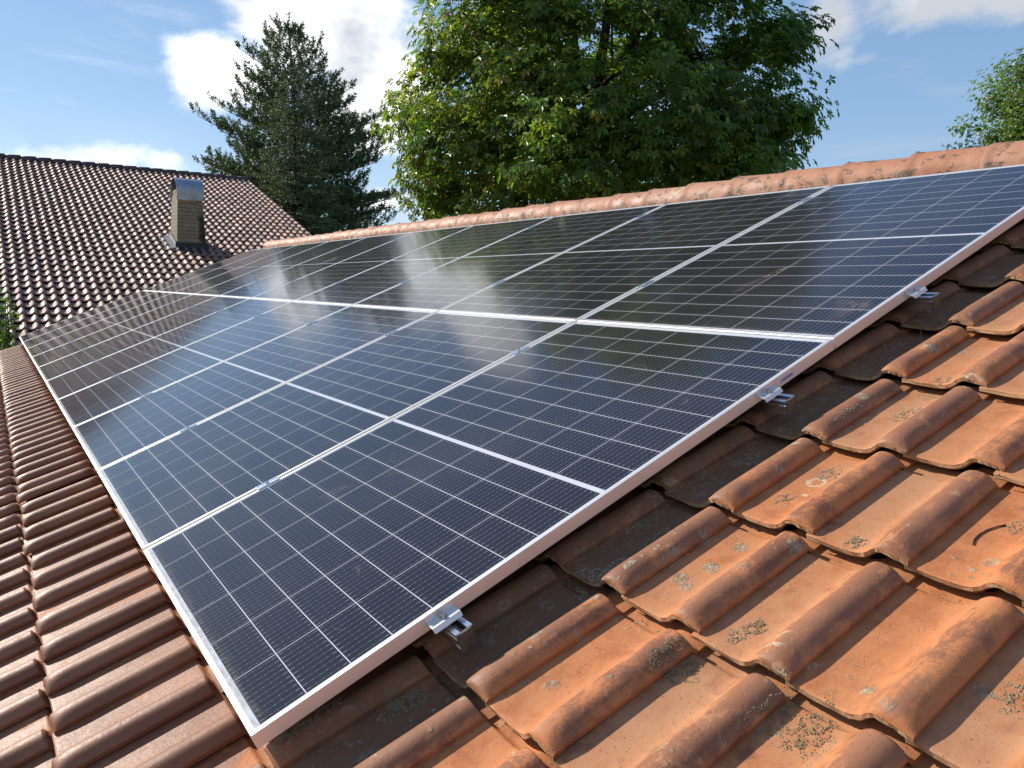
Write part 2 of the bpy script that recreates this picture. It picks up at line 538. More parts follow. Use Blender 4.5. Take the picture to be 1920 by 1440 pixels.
CLAY = m_clay('weathered_clay_tile')
FARM = m_farm()
m_ridge, t_ = mat('old_ridge_tile')
P_ = t_.obj()
mid_ = t_.noise(P_, 9, 6, 0.65)
c_ = t_.mix(t_.ramp(mid_, 0.35, 0.65), (0.44, 0.200, 0.108), (0.36, 0.148, 0.076))
c_ = t_.mix(t_.attr('tint'), c_, t_.mix(0.5, c_, (0.46, 0.26, 0.17)))
lz_ = t_.noise(t_.scale(P_, (1, 0.75, 1)), 21, 5, 0.62, 0.5)
lo_ = t_.ramp(t_.sep(P_)[2], 0.10, 0.03)
c_ = t_.mix(t_.m('MULTIPLY', t_.ramp(t_.m('ADD', lz_, t_.m('MULTIPLY', lo_, 0.10)), 0.55, 0.62), t_.ramp(t_.noise(P_, 110, 4, 0.7), 0.35, 0.55)), c_, (0.085, 0.065, 0.045))
c_ = t_.mix(t_.m('MULTIPLY', t_.ramp(t_.noise(P_, 11, 4, 0.6, 0.3), 0.56, 0.64), t_.m('MULTIPLY', lo_, 0.35)), c_, (0.48, 0.38, 0.27))
ringv_ = t_.voro(P_, 5.0)
c_ = t_.mix(t_.m('MULTIPLY', t_.ramp(t_.m('ABSOLUTE', t_.m('SUBTRACT', ringv_, 0.2)), 0.07, 0.03), t_.ramp(t_.noise(P_, 4, 2), 0.56, 0.62)), c_, (0.46, 0.37, 0.23))
t_.out(t_.bsdf(c_, t_.ramp(mid_, 0.3, 0.7, 0.5, 0.75), 0, t_.bump(t_.m('ADD', lz_, t_.noise(P_, 120, 4)), 0.35, 0.004), 0.4))
RIDGE = m_ridge
MORTAR = m_simple('ridge_mortar', (0.36, 0.30, 0.24), (0.26, 0.21, 0.17), 12, 0.9, 0, 0.6, 40, 0.01)
UNDER = m_simple('roofing_felt', (0.025, 0.022, 0.020), (0.018, 0.016, 0.014), 8, 0.9)
ALU = m_simple('anodised_aluminium', (0.80, 0.78, 0.75), (0.75, 0.73, 0.70), 5, 0.42, 0.62, 0.03, 200, 0.0006, 0.5, (0.3, 1, 1))
ALU2 = m_simple('mill_aluminium', (0.90, 0.90, 0.91), (0.80, 0.80, 0.82), 25, 0.24, 1.0, 0.06, 160, 0.0006, 0.5, (1, 0.1, 1))
STEEL = m_simple('stainless_bolt', (0.62, 0.60, 0.56), (0.45, 0.43, 0.40), 90, 0.26, 1.0, 0.05)
PLASTIC = m_simple('black_plastic', (0.085, 0.080, 0.066), (0.055, 0.052, 0.044), 30, 0.42, 0, 0.1, 300, 0.0005)
BACK = m_simple('white_backsheet', (0.62, 0.63, 0.63), None, 8, 0.6)
CELLS = m_cells()
PLASTER = m_simple('cream_render', (0.62, 0.56, 0.46), (0.55, 0.49, 0.40), 3, 0.9, 0, 0.4, 90, 0.004)
WOOD = m_simple('brown_barge_board', (0.16, 0.085, 0.05), (0.10, 0.055, 0.035), 4, 0.6, 0, 0.3, 40, 0.003, 0.5, (1, 12, 12))
ZINC = m_simple('weathered_zinc', (0.50, 0.50, 0.52), (0.36, 0.37, 0.39), 7, 0.40, 0.85, 0.1, 20, 0.004)
LEAD = m_simple('lead_flashing', (0.24, 0.25, 0.25), (0.16, 0.17, 0.17), 9, 0.6, 0.3, 0.3, 25, 0.005)
LEADDARK = m_simple('dark_lead_apron', (0.035, 0.037, 0.042), (0.024, 0.026, 0.03), 9, 0.55, 0.2, 0.3, 25, 0.005)
BRICK = m_brick()
BARK = m_simple('tree_bark', (0.075, 0.055, 0.040), (0.040, 0.030, 0.022), 9, 0.9, 0, 0.8, 22, 0.03, 0.3, (1, 1, 0.25))
PINEBARK = m_simple('pine_bark', (0.16, 0.105, 0.070), (0.085, 0.058, 0.042), 6, 0.9, 0, 0.8, 18, 0.03, 0.3, (1, 1, 0.3))
LEAF = m_leaf('broad_leaf', 0.36, 0.50)
NEEDLE = m_leaf('needle', 0.55, 0.12)
TWIGM = m_simple('dry_twig', (0.060, 0.032, 0.022), (0.035, 0.020, 0.014), 60, 0.8)
STRAWM = m_simple('dry_grass_stalk', (0.20, 0.17, 0.11), (0.13, 0.11, 0.07), 60, 0.8)
GRASS = m_simple('lawn_grass', (0.055, 0.085, 0.025), (0.085, 0.095, 0.035), 0.6, 0.9, 0, 0.8, 30, 0.05)
m_mossy, t_ = mat('moss_and_lichen')
P_ = t_.obj()
c_ = t_.mix(t_.attr('tint'), (0.20, 0.170, 0.090), (0.50, 0.455, 0.335))
c_ = t_.mix(t_.ramp(t_.noise(P_, 240, 3), 0.4, 0.65), c_, (0.26, 0.215, 0.13))
t_.out(t_.bsdf(c_, 0.95, 0, t_.bump(t_.noise(P_, 500, 3), 0.6, 0.002), 0.1))
MOSS = m_mossy
m_stick, t_ = mat('white_paper_label')
t_.out(t_.bsdf(t_.mix(t_.ramp(t_.noise(t_.obj(), 40, 3), 0.3, 0.7), (0.70, 0.66, 0.74), (0.62, 0.58, 0.68)), 0.5))
m_ink, t_ = mat('dark_blue_print')
t_.out(t_.bsdf(t_.mix(t_.ramp(t_.noise(t_.obj(), 90, 3), 0.3, 0.7), (0.05, 0.04, 0.12), (0.09, 0.07, 0.18)), 0.5))


# ------------------------------------------------------------------ ground
gm = MB()
gm.add([(-400, -400, GROUND), (400, -400, GROUND), (400, 400, GROUND), (-400, 400, GROUND)], [(0, 1, 2, 3)])
tag(gm.build('ground', GRASS), 'mown green lawn around the houses', 'ground', kind='structure')


# ------------------------------------------------------------------ tiled roofs
def tile_field(cells, top, nose, bottom, S, T, gauge, lift, roll_end, rng, jit=1.0, nose_len=0.06, roll_h=0.042):
    """cells: (k, 2) lower near corners (v, y) of the tiles; S, T the grid across and along.
       Returns vertices in (v, y, n), quads, smooth flags and attributes."""
    ns, nt = len(S), len(T)
    Sg, Tg = np.meshgrid(S, T)                      # (nt, ns)
    pt = np.interp(Sg, *top)
    pn = np.interp(Sg, *nose)
    k = np.clip(Tg / nose_len, 0, 1)
    k = np.sqrt(1 - (1 - k) ** 2)
    h = pn * (1 - k) + pt * k
    e = np.clip((Tg - roll_end) / 0.006, 0, 1)
    base = np.interp(Sg, *bottom) + 0.004
    hr = np.where(h > base + 0.004, h * (1 - e) + np.minimum(h, base * 0.6 + h * 0.12) * e, h)
    h = hr - 0.0022 * np.clip(1 - Tg / 0.005, 0, 1) ** 2
    n0 = h + lift * (1 - Tg / gauge)
    # front face rows and the lip down the roll side
    fs = S
    fb = np.interp(fs, *bottom)
    fn = np.interp(fs, *nose) - 0.0022
    r1 = fb + (fn - fb) * 0.36
    r0 = fb
    f_rows_n = np.stack([fn, r1, r1 + 0.0, r0]) + lift
    f_rows_t = np.stack([np.zeros(ns), np.zeros(ns), np.full(ns, 0.0032), np.full(ns, 0.0045)])
    lip_top = n0[:, 0]
    lip_b = lip_top - 0.011
    N = len(cells)
    V = []
    grid_v = np.stack([Tg.ravel(), Sg.ravel(), n0.ravel()], 1)
    frt = np.stack([f_rows_t.ravel(), np.tile(fs, 4), f_rows_n.ravel()], 1)
    lip = np.stack([np.concatenate([T, T]), np.concatenate([np.full(nt, S[0]), np.full(nt, S[0] + 0.003)]), np.concatenate([lip_top, lip_b])], 1)
    unit = np.concatenate([grid_v, frt, lip])
    roll_a = np.concatenate([np.clip(h / roll_h, 0, 1).ravel(), np.full(4 * ns, 0.25), np.full(2 * nt, 0.4)])
    along = np.concatenate([Tg.ravel(), np.zeros(4 * ns), np.tile(T, 2)])
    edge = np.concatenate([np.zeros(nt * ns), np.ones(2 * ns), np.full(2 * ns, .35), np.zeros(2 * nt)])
    def quads(off, rows, cols, flip=False):
        i, j = np.meshgrid(np.arange(rows - 1), np.arange(cols - 1), indexing='ij')
        a = off + i * cols + j
        r = np.stack([a, a + cols, a + cols + 1, a + 1], -1).reshape(-1, 4)
        return r[:, ::-1] if flip else r
    q1 = quads(0, nt, ns)
    q2 = quads(nt * ns, 4, ns, True)
    q3 = quads(nt * ns + 4 * ns, 2, nt, True)
    quad = np.concatenate([q1, q2, q3])
    sm = np.concatenate([np.ones(len(q1), bool), np.zeros(len(q2) + len(q3), bool)])
    nu = len(unit)
    U = np.repeat(unit[None], N, 0)
    rz = rng.normal(0, 0.0060 * jit, N)
    tilt = rng.normal(0, 0.006 * jit, N)
    U2 = U.copy()
    U2[:, :, 0] = U[:, :, 0] - U[:, :, 1] * rz[:, None] + rng.normal(0, 0.0034 * jit, N)[:, None] + cells[:, 0:1]
    U2[:, :, 1] = U[:, :, 1] + U[:, :, 0] * rz[:, None] + rng.normal(0, 0.0012 * jit, N)[:, None] + cells[:, 1:2]
    U2[:, :, 2] = U[:, :, 2] + (U[:, :, 1] - 0.1) * tilt[:, None] + rng.normal(0, 0.0011 * jit, N)[:, None]
    # small unevenness of hand-pressed edges
    U2[:, nt * ns:nt * ns + 4 * ns, 0] += rng.normal(0, 0.0009 * jit, (N, 4 * ns))
    Q = (quad[None] + (np.arange(N) * nu)[:, None, None]).reshape(-1, 4)
    tint = np.repeat(rng.random(N), nu)
    return U2.reshape(-1, 3), Q, np.tile(sm, N), {'roll': np.tile(roll_a, N), 'tint': tint, 'along': np.tile(along, N), 'edge': np.tile(edge, N)}


TOP = ([0, .006, .014, .026, .042, .056, .070, .082, .093, .104, .115, .130, .150, .170, .188, .2, .214],
       [.0195, .0265, .0340, .0405, .0430, .0415, .0350, .0250, .0150, .0075, .0028, 0.0, .0006, .0020, .0045, .0066, .0072])
NOSE = ([0, .014, .03, .046, .058, .068, .078, .090, .104, .118, .135, .160, .188, .2, .214],
        [.0150, .0185, .0225, .0262, .0282, .0280, .0235, .0135, .0060, .0020, 0.0, .0008, .0040, .0060, .0066])
BOT = ([0, .046, .058, .068, .078, .090, .104, .118, .135, .160, .188, .2, .214],
       [.0030, .0120, .0135, .0125, .0070, -.0030, -.0105, -.0145, -.0165, -.0155, -.0118, -.0095, -.0088])
S_HI = np.array([0, .005, .011, .018, .026, .034, .042, .050, .058, .066, .074, .082, .090, .098, .107, .116, .130, .148, .168, .184, .198, .213])
T_HI = np.array([0, .0025, .006, .011, .018, .027, .038, .050, .062, .10, .16, .22, .28, .312, .320, .324, .328, .332, .338, .36, .385])
def slim(x):                                       # narrower rolls, wider pans
    x = np.asarray(x, float)
    return np.where(x <= .13, x * .87, .1131 + (x - .13) * (.214 - .1131) / (.214 - .13))


TOP, NOSE, BOT = ((slim(p[0]), p[1]) for p in (TOP, NOSE, BOT))
S_HI = slim(S_HI)
S_LO, T_LO = S_HI[::2], T_HI[[0, 2, 4, 6, 8, 10, 12, 14, 16, 18, 20]]
TW, GA = 0.199, 0.345
VN0, YL0, BASE = 0.014, -0.578, -0.143
V_RIDGE = 3.77
Y_END, Y_NEAR = 11.62, -3.2
rng = np.random.RandomState(7)

house = empty('house', (0, 4, GROUND))
tag(house, 'house under the solar panels with an orange and brown clay tile roof', 'house')
INV = Matrix.Translation((0, -4, -GROUND))


def in_house(o, m4):
    """place a part by its world matrix under the house"""
    o.parent = house
    o.matrix_local = INV @ m4
    return o


ROOFM = Matrix.Rotation(-PITCH, 4, 'Y')
OPPM = Matrix.Translation((2 * V_RIDGE * CA + 2 * 0.143 * SA, 8.4, 0)) @ Matrix.Rotation(math.pi, 4, 'Z') @ ROOFM
hi, lo = [], []
for k in range(-5, 11):
    v0 = VN0 + k * GA
    for j in range(-13, 61):
        y0 = YL0 + j * TW
        if y0 < Y_NEAR or y0 + TW > Y_END + 0.1:
            continue
        under = v0 > 0.35 and v0 < 3.0 and y0 > 0.55 and y0 < 10.8
        if under:
            continue
        (hi if (y0 < 2.6 and v0 > -1.2 and y0 > -1.5) else lo).append((v0, y0))
parts = []
for cells, S, T in ((hi, S_HI, T_HI), (lo, S_LO, T_LO)):
    parts.append(tile_field(np.array(cells), TOP, NOSE, BOT, S, T, GA, 0.027, 0.325, rng))
Vs = np.concatenate([parts[0][0], parts[1][0]])
Vs[:, 2] += BASE
Qs = np.concatenate([parts[0][1], parts[1][1] + len(parts[0][0])])
sm = np.concatenate([parts[0][2], parts[1][2]])
at = {k: np.concatenate([parts[0][3][k], parts[1][3][k]]) for k in parts[0][3]}
roof_me = mesh_np('roof', Vs, Qs, sm, at)
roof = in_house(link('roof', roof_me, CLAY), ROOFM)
opp = [(VN0 + k * GA, YL0 + j * TW) for k in range(-5, 11) for j in range(-16, 58)]
a_ = tile_field(np.array(opp), TOP, NOSE, BOT, S_LO[::2], T_LO[[0, 2, 4, 6, 8, 10]], GA, 0.027, 0.325, rng)
a_[0][:, 2] += BASE
in_house(link('roof', mesh_np('roof_back', a_[0], a_[1], a_[2], a_[3]), CLAY), OPPM)
b = MB()
b.box((-1.72, Y_NEAR + .02, BASE - .060), (V_RIDGE - .03, Y_END - .02, BASE - .022))
in_house(b.build('roof_underlay', UNDER), ROOFM)
b = MB()
b.box((-1.72, -3.1, BASE - .060), (V_RIDGE - .03, 11.5, BASE - .022))
in_house(b.build('roof_underlay', UNDER), OPPM)
# ridge line, its tiles lapped towards the near gable
rx, rz_ = V_RIDGE * CA - BASE * SA, V_RIDGE * SA + BASE * CA
RV, RF, RT, RO = [], [], [], 0
CLIPS = []
NA = 17
yy0 = 0.18 - 0.37 * 10
while yy0 < Y_END:
    tn = rng.random()
    r0, r1 = 0.1145 + rng.normal(0, .0015), 0.1065
    dz, dyj = rng.normal(0, 0.003), rng.normal(0, 0.008)
    ring = []
    for (yl, rr, drop) in ((-.03, r1 - .002, 0), (0.1, r1, 0), (0.2, (r0 + r1) / 2, 0), (0.30, r0, 0), (0.335, r0 + .0005, 0), (0.340, r0 + .0025, 0), (0.368, r0 + .0025, 0)):
        for i in range(NA):
            a = math.pi * (-0.04 + 1.08 * i / (NA - 1))
            RV.append((rx + rr * 1.06 * math.cos(a), yy0 + dyj + yl, rz_ + 0.056 + dz + rr * math.sin(a) ))
            RT.append(tn)
    for i in range(6):
        for j in range(NA - 1):
            o_ = RO + i * NA + j
            RF.append((o_, o_ + 1, o_ + NA + 1, o_ + NA))
    RO = len(RV)
    CLIPS.append((yy0 + dyj + .355, rz_ + .056 + dz + r0))
    yy0 += 0.37
RVa = np.array(RV) - np.array([rx, 0, rz_])
rme = mesh_np('ridge', RVa, np.array(RF), True, {'tint': RT})
in_house(link('ridge', rme, RIDGE), Matrix.Translation((rx, 0, rz_)))
b = MB()
b.prism([(-.115, -.045), (-.095, .052), (.095, .052), (.115, -.045)], lambda x, z: (rx + x, Y_NEAR + .1, rz_ + z), lambda x, z: (rx + x, Y_END - .05, rz_ + z))
in_house(b.build('ridge_bedding', MORTAR), Matrix.Identity(4))
for (yc, zc) in CLIPS:
    b = MB()
    b.box((rx - .012, yc - .020, zc - .002), (rx + .012, yc + .022, zc + .0035))
    b.box((rx - .006, yc + .012, zc + .0035), (rx + .006, yc + .022, zc + .010))
    in_house(b.build('ridge_clip', WOOD, bevel=.001), Matrix.Identity(4))
# walls, verge boards and gutter
ev = (-1.45 * CA - (BASE - .06) * SA, -1.45 * SA + (BASE - .06) * CA)
ex = 2 * rx - ev[0]
b = MB()
gab = [(ev[0], GROUND), (ev[0], ev[1]), (rx, rz_ - .09), (ex, ev[1]), (ex, GROUND)]
b.prism(gab, lambda x, z: (x, Y_NEAR + .35, z), lambda x, z: (x, Y_END - .25, z))
in_house(b.build('wall', PLASTER), Matrix.Identity(4))
for yv in (Y_NEAR + .06, Y_END - .03):
    for mm, nm in ((ROOFM, 0), (OPPM, 1)):
        b = MB()
        b.box((-1.75, yv - .02 if not nm else 8.4 - yv - .02, BASE - .22), (V_RIDGE - .06, yv + .02 if not nm else 8.4 - yv + .02, BASE - .062))
        in_house(b.build('barge_board', WOOD), mm)
for sgn, xe in ((1, -1.76 * CA - BASE * SA), (-1, 2 * rx + 1.76 * CA + BASE * SA)):
    b = MB()
    n_ = 9
    prof = [(xe - sgn * .06 + .065 * math.cos(math.pi + math.pi * i / n_), -1.76 * SA + BASE * CA - .03 + .065 * math.sin(math.pi + math.pi * i / n_)) for i in range(n_ + 1)]
    prof += [(xe - sgn * .06 + .060 * math.cos(2 * math.pi - math.pi * i / n_), -1.76 * SA + BASE * CA - .03 + .060 * math.sin(2 * math.pi - math.pi * i / n_)) for i in range(n_ + 1)]
    b.prism(prof, lambda x, z: (x, Y_NEAR + .05, z), lambda x, z: (x, Y_END - .05, z))
    in_house(b.build('gutter', ZINC), Matrix.Identity(4))

# ------------------------------------------------------------------ moss and lichen cushions on the old tiles
bpy.context.view_layer.update()
dg = bpy.context.evaluated_depsgraph_get()
OCT = np.array([(1, 0, 0), (-1, 0, 0), (0, 1, 0), (0, -1, 0), (0, 0, 1), (0, 0, -1)], float)
OCF = np.array([(0, 2, 4), (2, 1, 4), (1, 3, 4), (3, 0, 4), (2, 0, 5), (1, 2, 5), (3, 1, 5), (0, 3, 5)])
MV, MF, MT = [], [], []


def crumb(v, y, size, lift, tint):
    hit, loc, nor, _ = roof.ray_cast((v, y, 0.0), (0, 0, -1))
    if not hit:
        return
    A = OCT * size * rng.uniform(.6, 1.3, 3) * np.array([1, 1, .6])
    th = rng.uniform(0, 6.28)
    c, s = math.cos(th), math.sin(th)
    A = A @ np.array([(c, -s, 0), (s, c, 0), (0, 0, 1)])
    MF.append(OCF + 6 * len(MV))
    MV.append(A + np.array([v, y, loc.z + lift]))
    MT.append(np.full(6, tint))


#        v      y     radius height count tint(0 dark moss, 1 pale lichen)
for (v0, y0, rv, ry, hh, n, tn) in (
        (.262, -.004, .050, .032, .010, 420, .62), (.145, .076, .040, .030, .006, 240, .50), (.066, .060, .034, .026, .008, 260, .55), (.105, .045, .02, .02, .004, 90, .6),
        (.715, -.050, .040, .036, .005, 330, .95), (.792, -.068, .020, .018, .003, 90, .9), (.912, -.06, .05, .012, .004, 120, .75),
        (.636, -.384, .048, .036, .010, 520, .16), (1.294, -.250, .036, .030, .004, 200, .72), (1.150, -.233, .030, .022, .004, 140, .6),
        (.784, -.439, .026, .022, .007, 190, .38), (.742, -.431, .020, .018, .004, 100, .6), (1.075, -.455, .026, .022, .005, 170, .45),
        (.655, -.640, .060, .035, .006, 360, .3), (.640, -.585, .075, .020, .007, 330, .12), (.869, -.835, .04, .03, .004, 220, .5),
        (.560, -.77, .030, .022, .007, 170, .8), (1.262, -.665, .03, .025, .004, 160, .6), (1.75, -.26, .06, .03, .004, 240, .7), (1.60, -.262, .05, .03, .004, 200, .6),
        (1.51, -.165, .05, .008, .004, 120, .7), (2.384, -.08, .05, .025, .005, 200, .5), (2.10, -.06, .08, .03, .004, 260, .25), (1.95, .0, .05, .03, .005, 180, .55),
        (1.275, -.03, .04, .028, .006, 220, .75), (1.12, -.04, .05, .03, .004, 200, .5), (.94, .0, .05, .02, .005, 180, .6), (.47, -.075, .07, .03, .003, 220, .3),
        (1.70, -.05, .07, .03, .004, 200, .45), (1.45, -.05, .07, .03, .004, 220, .4), (2.6, -.10, .06, .03, .004, 150, .5), (.815, -.178, .10, .004, .003, 120, .75), (1.0, -.38, .07, .01, .002, 60, .7)):
    for _ in range(int(n * 2.2)):
        r_, th = math.sqrt(rng.random()), rng.uniform(0, 6.283)
        r_ *= 1 + .25 * math.sin(3 * th + v0 * 40) + .15 * math.sin(7 * th)
        if math.sin((v0 + rv * r_ * math.cos(th)) * 170 + v0 * 50) * math.sin((y0 + ry * r_ * math.sin(th)) * 210 + v0 * 31) > .30 + rng.normal(0, .2):
            continue
        crumb(v0 + rv * r_ * math.cos(th), y0 + ry * r_ * math.sin(th), rng.uniform(.0006, .0019), hh * .6 * max(0, 1 - r_ * r_) * rng.uniform(.3, 1), np.clip(tn + rng.normal(0, .2), 0, 1))
for _ in range(1500):                               # loose grit and flakes in the pans
    j = rng.randint(-2, 4)
    y = YL0 + j * TW + TW * (1 - rng.uniform(.03, .42)) - (TW if rng.random() < .5 else 0)
    crumb(rng.uniform(-.1, 2.9), y, rng.uniform(.0006, .0018), 0, rng.choice([.05, .3, .9, 1.0]))
for _ in range(700):                                # shaded row beside the panels
    crumb(rng.uniform(.03, 2.9), rng.uniform(-.095, .02), rng.uniform(.0006, .0022), 0, rng.choice([.0, .3, .8, 1.0]))
for _ in range(900):                                # moss fringe along the foot of each roll
    j = rng.randint(0, 4)
    crumb(rng.uniform(.05, 2.9), YL0 + j * TW - rng.uniform(0.002, .012), rng.uniform(.0010, .0028), 0, rng.uniform(0, .55))
for _ in range(1800):                               # and in the laps under the front edges
    k = rng.randint(0, 9)
    y = rng.uniform(-1.0, .05)
    if math.sin(y * 37 + k * 2.1) + .6 * math.sin(y * 91 + k) < .1:
        continue
    crumb(VN0 + k * GA - abs(rng.normal(0, .006)) - .001, y, rng.uniform(.0008, .0026), 0, rng.uniform(0, .6))
mo = in_house(link('moss', mesh_np('moss', np.concatenate(MV), np.concatenate(MF), False, {'tint': np.concatenate(MT)}), MOSS), ROOFM)
mo['kind'] = 'stuff'

# ------------------------------------------------------------------ solar panels: two rows of ten
PW, PL, GC, GR, FH = 1.134, 1.722, 0.018, 0.004, 0.030
LIP = 0.0105


def frame_mesh():
    prof = [(.0008, 0), (LIP, 0), (LIP, -.0016), (.0022, -.0040), (.0022, -FH + .002), (.020, -FH + .002), (.020, -FH), (0, -FH), (0, -.0008)]
    vs, fs = [], []
    n = len(prof)
    for (cx, cy) in ((0, 0), (1, 0), (1, 1), (0, 1)):
        for (d, z) in prof:
            vs.append((d if cx == 0 else PL - d, d if cy == 0 else PW - d, z))
    for k in range(4):
        k2 = (k + 1) % 4
        for i in range(n):
            j = (i + 1) % n
            fs.append((k * n + i, k2 * n + i, k2 * n + j, k * n + j))
    b = MB()
    b.add(vs, fs)
    return b


fo = frame_mesh().build('frame', ALU)
glass_b = MB()
glass_b.add([(LIP - .003, LIP - .003, -.0014), (PL - LIP + .003, LIP - .003, -.0014), (PL - LIP + .003, PW - LIP + .003, -.0014), (LIP - .003, PW - LIP + .003, -.0014)], [(0, 1, 2, 3)])
go = glass_b.build('glass', CELLS)
bk = MB()
bk.add([(.003, .003, -.0058), (PL - .003, .003, -.0058), (PL - .003, PW - .003, -.0058), (.003, PW - .003, -.0058)], [(0, 1, 2, 3)])
bo = bk.build('backsheet', BACK)
ORD = ['first', 'second', 'third', 'fourth', 'fifth', 'sixth', 'seventh', 'eighth', 'ninth', 'tenth']


def roof_to_world(v, y, n):
    return (v * CA - n * SA, y, v * SA + n * CA)


first = True
for r_ in range(2):
    for k in range(10):
        e = empty('solar_panel', roof_to_world(r_ * (PL + GR), k * (PW + GC), 0), (0, -PITCH, 0))
        row = 'lower' if r_ == 0 else 'upper'
        where = {0: ', nearest the bare orange tiles', 9: ', farthest away by the brown roofed farmhouse'}.get(k, ', counted from the near gable end')
        tag(e, '%s solar panel of the %s row%s' % (ORD[k], row, where), 'solar panel', 'solar panels in two rows on the tiled roof')
        for src in (fo, go, bo):
            c = src if first else src.copy()
            if not first:
                col.objects.link(c)
            c.parent = e
        first = False
        if r_ == 0 and k == 0:
            b = MB()
            b.box((1.476, -.0006, -.0245), (1.545, .0003, -.0085))
            st = b.build('paper_sticker', m_stick, e)
            b = MB()
            x = 1.485
            rr = random.Random(4)
            while x < 1.536:
                wd = rr.choice([.0011, .0018, .0030])
                b.box((x, -.0009, -.0205), (x + wd, -.0002, -.0125))
                x += wd + rr.choice([.0010, .0016, .0026])
            b.build('printed_code', m_ink, st)

# ------------------------------------------------------------------ mounting rails with their clamps
RAILS = ((0.408, 'lowest aluminium mounting rail, its end showing at the bottom panel beside lichen covered tiles'),
         (1.428, 'aluminium mounting rail whose end shows just under the printed paper sticker'),
         (2.124, 'aluminium mounting rail whose end shows under the upper row of panels'),
         (3.205, 'topmost aluminium mounting rail, running just below the ridge'))


def clamp_end():
    b = MB()
    prof = [(.0075, .0028), (.0075, .0004), (-.0006, .0004), (-.0006, -.0150), (-.0250, -.0175), (-.0300, -.0250), (-.0325, -.0240), (-.0280, -.0140), (-.0040, -.0112), (-.0040, .0028)]
    b.prism(prof, lambda y, z: (-.033, y, z), lambda y, z: (.033, y, z))
    return b


def bolt_mb(z0, h, r):
    b = MB()
    vs, n = [], 12
    def ringz(z, rr):
        return [(rr * math.cos(2 * math.pi * i / n), rr * math.sin(2 * math.pi * i / n), z) for i in range(n)]
    vs = ringz(z0, r * 1.5) + ringz(z0 + .0016, r * 1.5) + ringz(z0 + .0016, r) + ringz(z0 + h, r) + ringz(z0 + h, r * .55) + ringz(z0 + h * .5, r * .5)
    fs = []
    for k in range(5):
        for i in range(n):
            fs.append((k * n + i, k * n + (i + 1) % n, (k + 1) * n + (i + 1) % n, (k + 1) * n + i))
    fs.append(tuple(range(5 * n, 6 * n)))
    fs.append(tuple(range(n))[::-1])
    b.add(vs, fs)
    return b


RT_, RB_ = -FH - .0006, -FH - .0406
RY0, RY1 = -.064, 10 * PW + 9 * GC + .05
sect = [(-.020, RB_), (.020, RB_), (.020, RB_ + .006), (.0165, RB_ + .008), (.0165, RB_ + .014), (.020, RB_ + .016), (.020, RT_ - .013), (.017, RT_ - .011), (.017, RT_ - .007), (.020, RT_ - .005), (.020, RT_),
        (.0085, RT_), (.0085, RT_ - .0025), (.0150, RT_ - .0025), (.0150, RT_ - .013), (-.0150, RT_ - .013), (-.0150, RT_ - .0025), (-.0085, RT_ - .0025), (-.0085, RT_),
        (-.020, RT_), (-.020, RT_ - .005), (-.017, RT_ - .007), (-.017, RT_ - .011), (-.020, RT_ - .013), (-.020, RB_ + .016), (-.0165, RB_ + .014), (-.0165, RB_ + .008), (-.020, RB_ + .006)]
protos = {}
for i, (v, lab) in enumerate(RAILS):
    e = empty('mounting_rail', roof_to_world(v, 0, 0), (0, -PITCH, 0))
    tag(e, lab, 'mounting rail', 'mounting rails under the solar panels')
    if not protos:
        b = MB()
        b.prism(sect, lambda x, z: (x, RY0, z), lambda x, z: (x, RY1, z))
        protos['profile'] = b.build('rail_profile', ALU2)
        b = MB()
        cap = [(-.0205, -.0005), (-.0205, .004), (-.012, .0085), (0, .010), (.012, .0085), (.0205, .004), (.0205, -.0005)]
        b.prism(cap, lambda x, y: (x, RY0 - y, RB_ - .0008), lambda x, y: (x, RY0 - y, RT_ + .0008))
        protos['cap'] = b.build('end_cap', PLASTIC, bevel=.0012)
        protos['eclamp'] = clamp_end().build('end_clamp', ALU, bevel=.0005)
        protos['bolt'] = bolt_mb(-.0125, .0085, .0052).build('bolt', STEEL)
        protos['bolt'].parent = protos['eclamp']
        protos['bolt'].location = (0, -.0155, 0)
        b = MB()
        b.prism([(-.0165, .0006), (-.0165, .0030), (-.0070, .0030), (-.0055, -.0020), (.0055, -.0020), (.0070, .0030), (.0165, .0030), (.0165, .0006), (.0085, .0006), (.0070, -.0045), (-.0070, -.0045), (-.0085, .0006)],
                lambda y, z: (-.036, y, z), lambda y, z: (.036, y, z))
        protos['mclamp'] = b.build('mid_clamp', ALU2)
        protos['mbolt'] = bolt_mb(-.0020, .0105, .0045).build('bolt', STEEL)
        protos['mbolt'].parent = protos['mclamp']
        new = False
    else:
        new = True

    def use(key, parent, loc=None, fresh=False):
        o = protos[key]
        if fresh:
            o = o.copy()
            col.objects.link(o)
        o.parent = parent
        if loc is not None:
            o.location = loc
        return o
    use('profile', e, (0, 0, 0), new)
    use('cap', e, (0, 0, 0), new)
    ec = use('eclamp', e, (-.012, 0, 0), new)
    use('bolt', ec, (0, -.0155, 0), new)
    for k in range(9):
        fresh = new or k > 0
        mc = use('mclamp', e, ((-.012, .006, -.004, .01)[i] + random.Random(i * 9 + k).uniform(-.006, .006), (k + 1) * (PW + GC) - GC / 2, 0), fresh)
        use('mbolt', mc, (0, 0, 0), fresh)

# ------------------------------------------------------------------ twig and stalk lying on the tiles
def on_roof(pts, lift):
    o = []
    for (v, y) in pts:
        hit, loc, nor, _ = roof.ray_cast((v, y, 0.0), (0, 0, -1))
        o.append(roof_to_world(v, y, (loc.z if hit else BASE + .01) + lift))
    return o


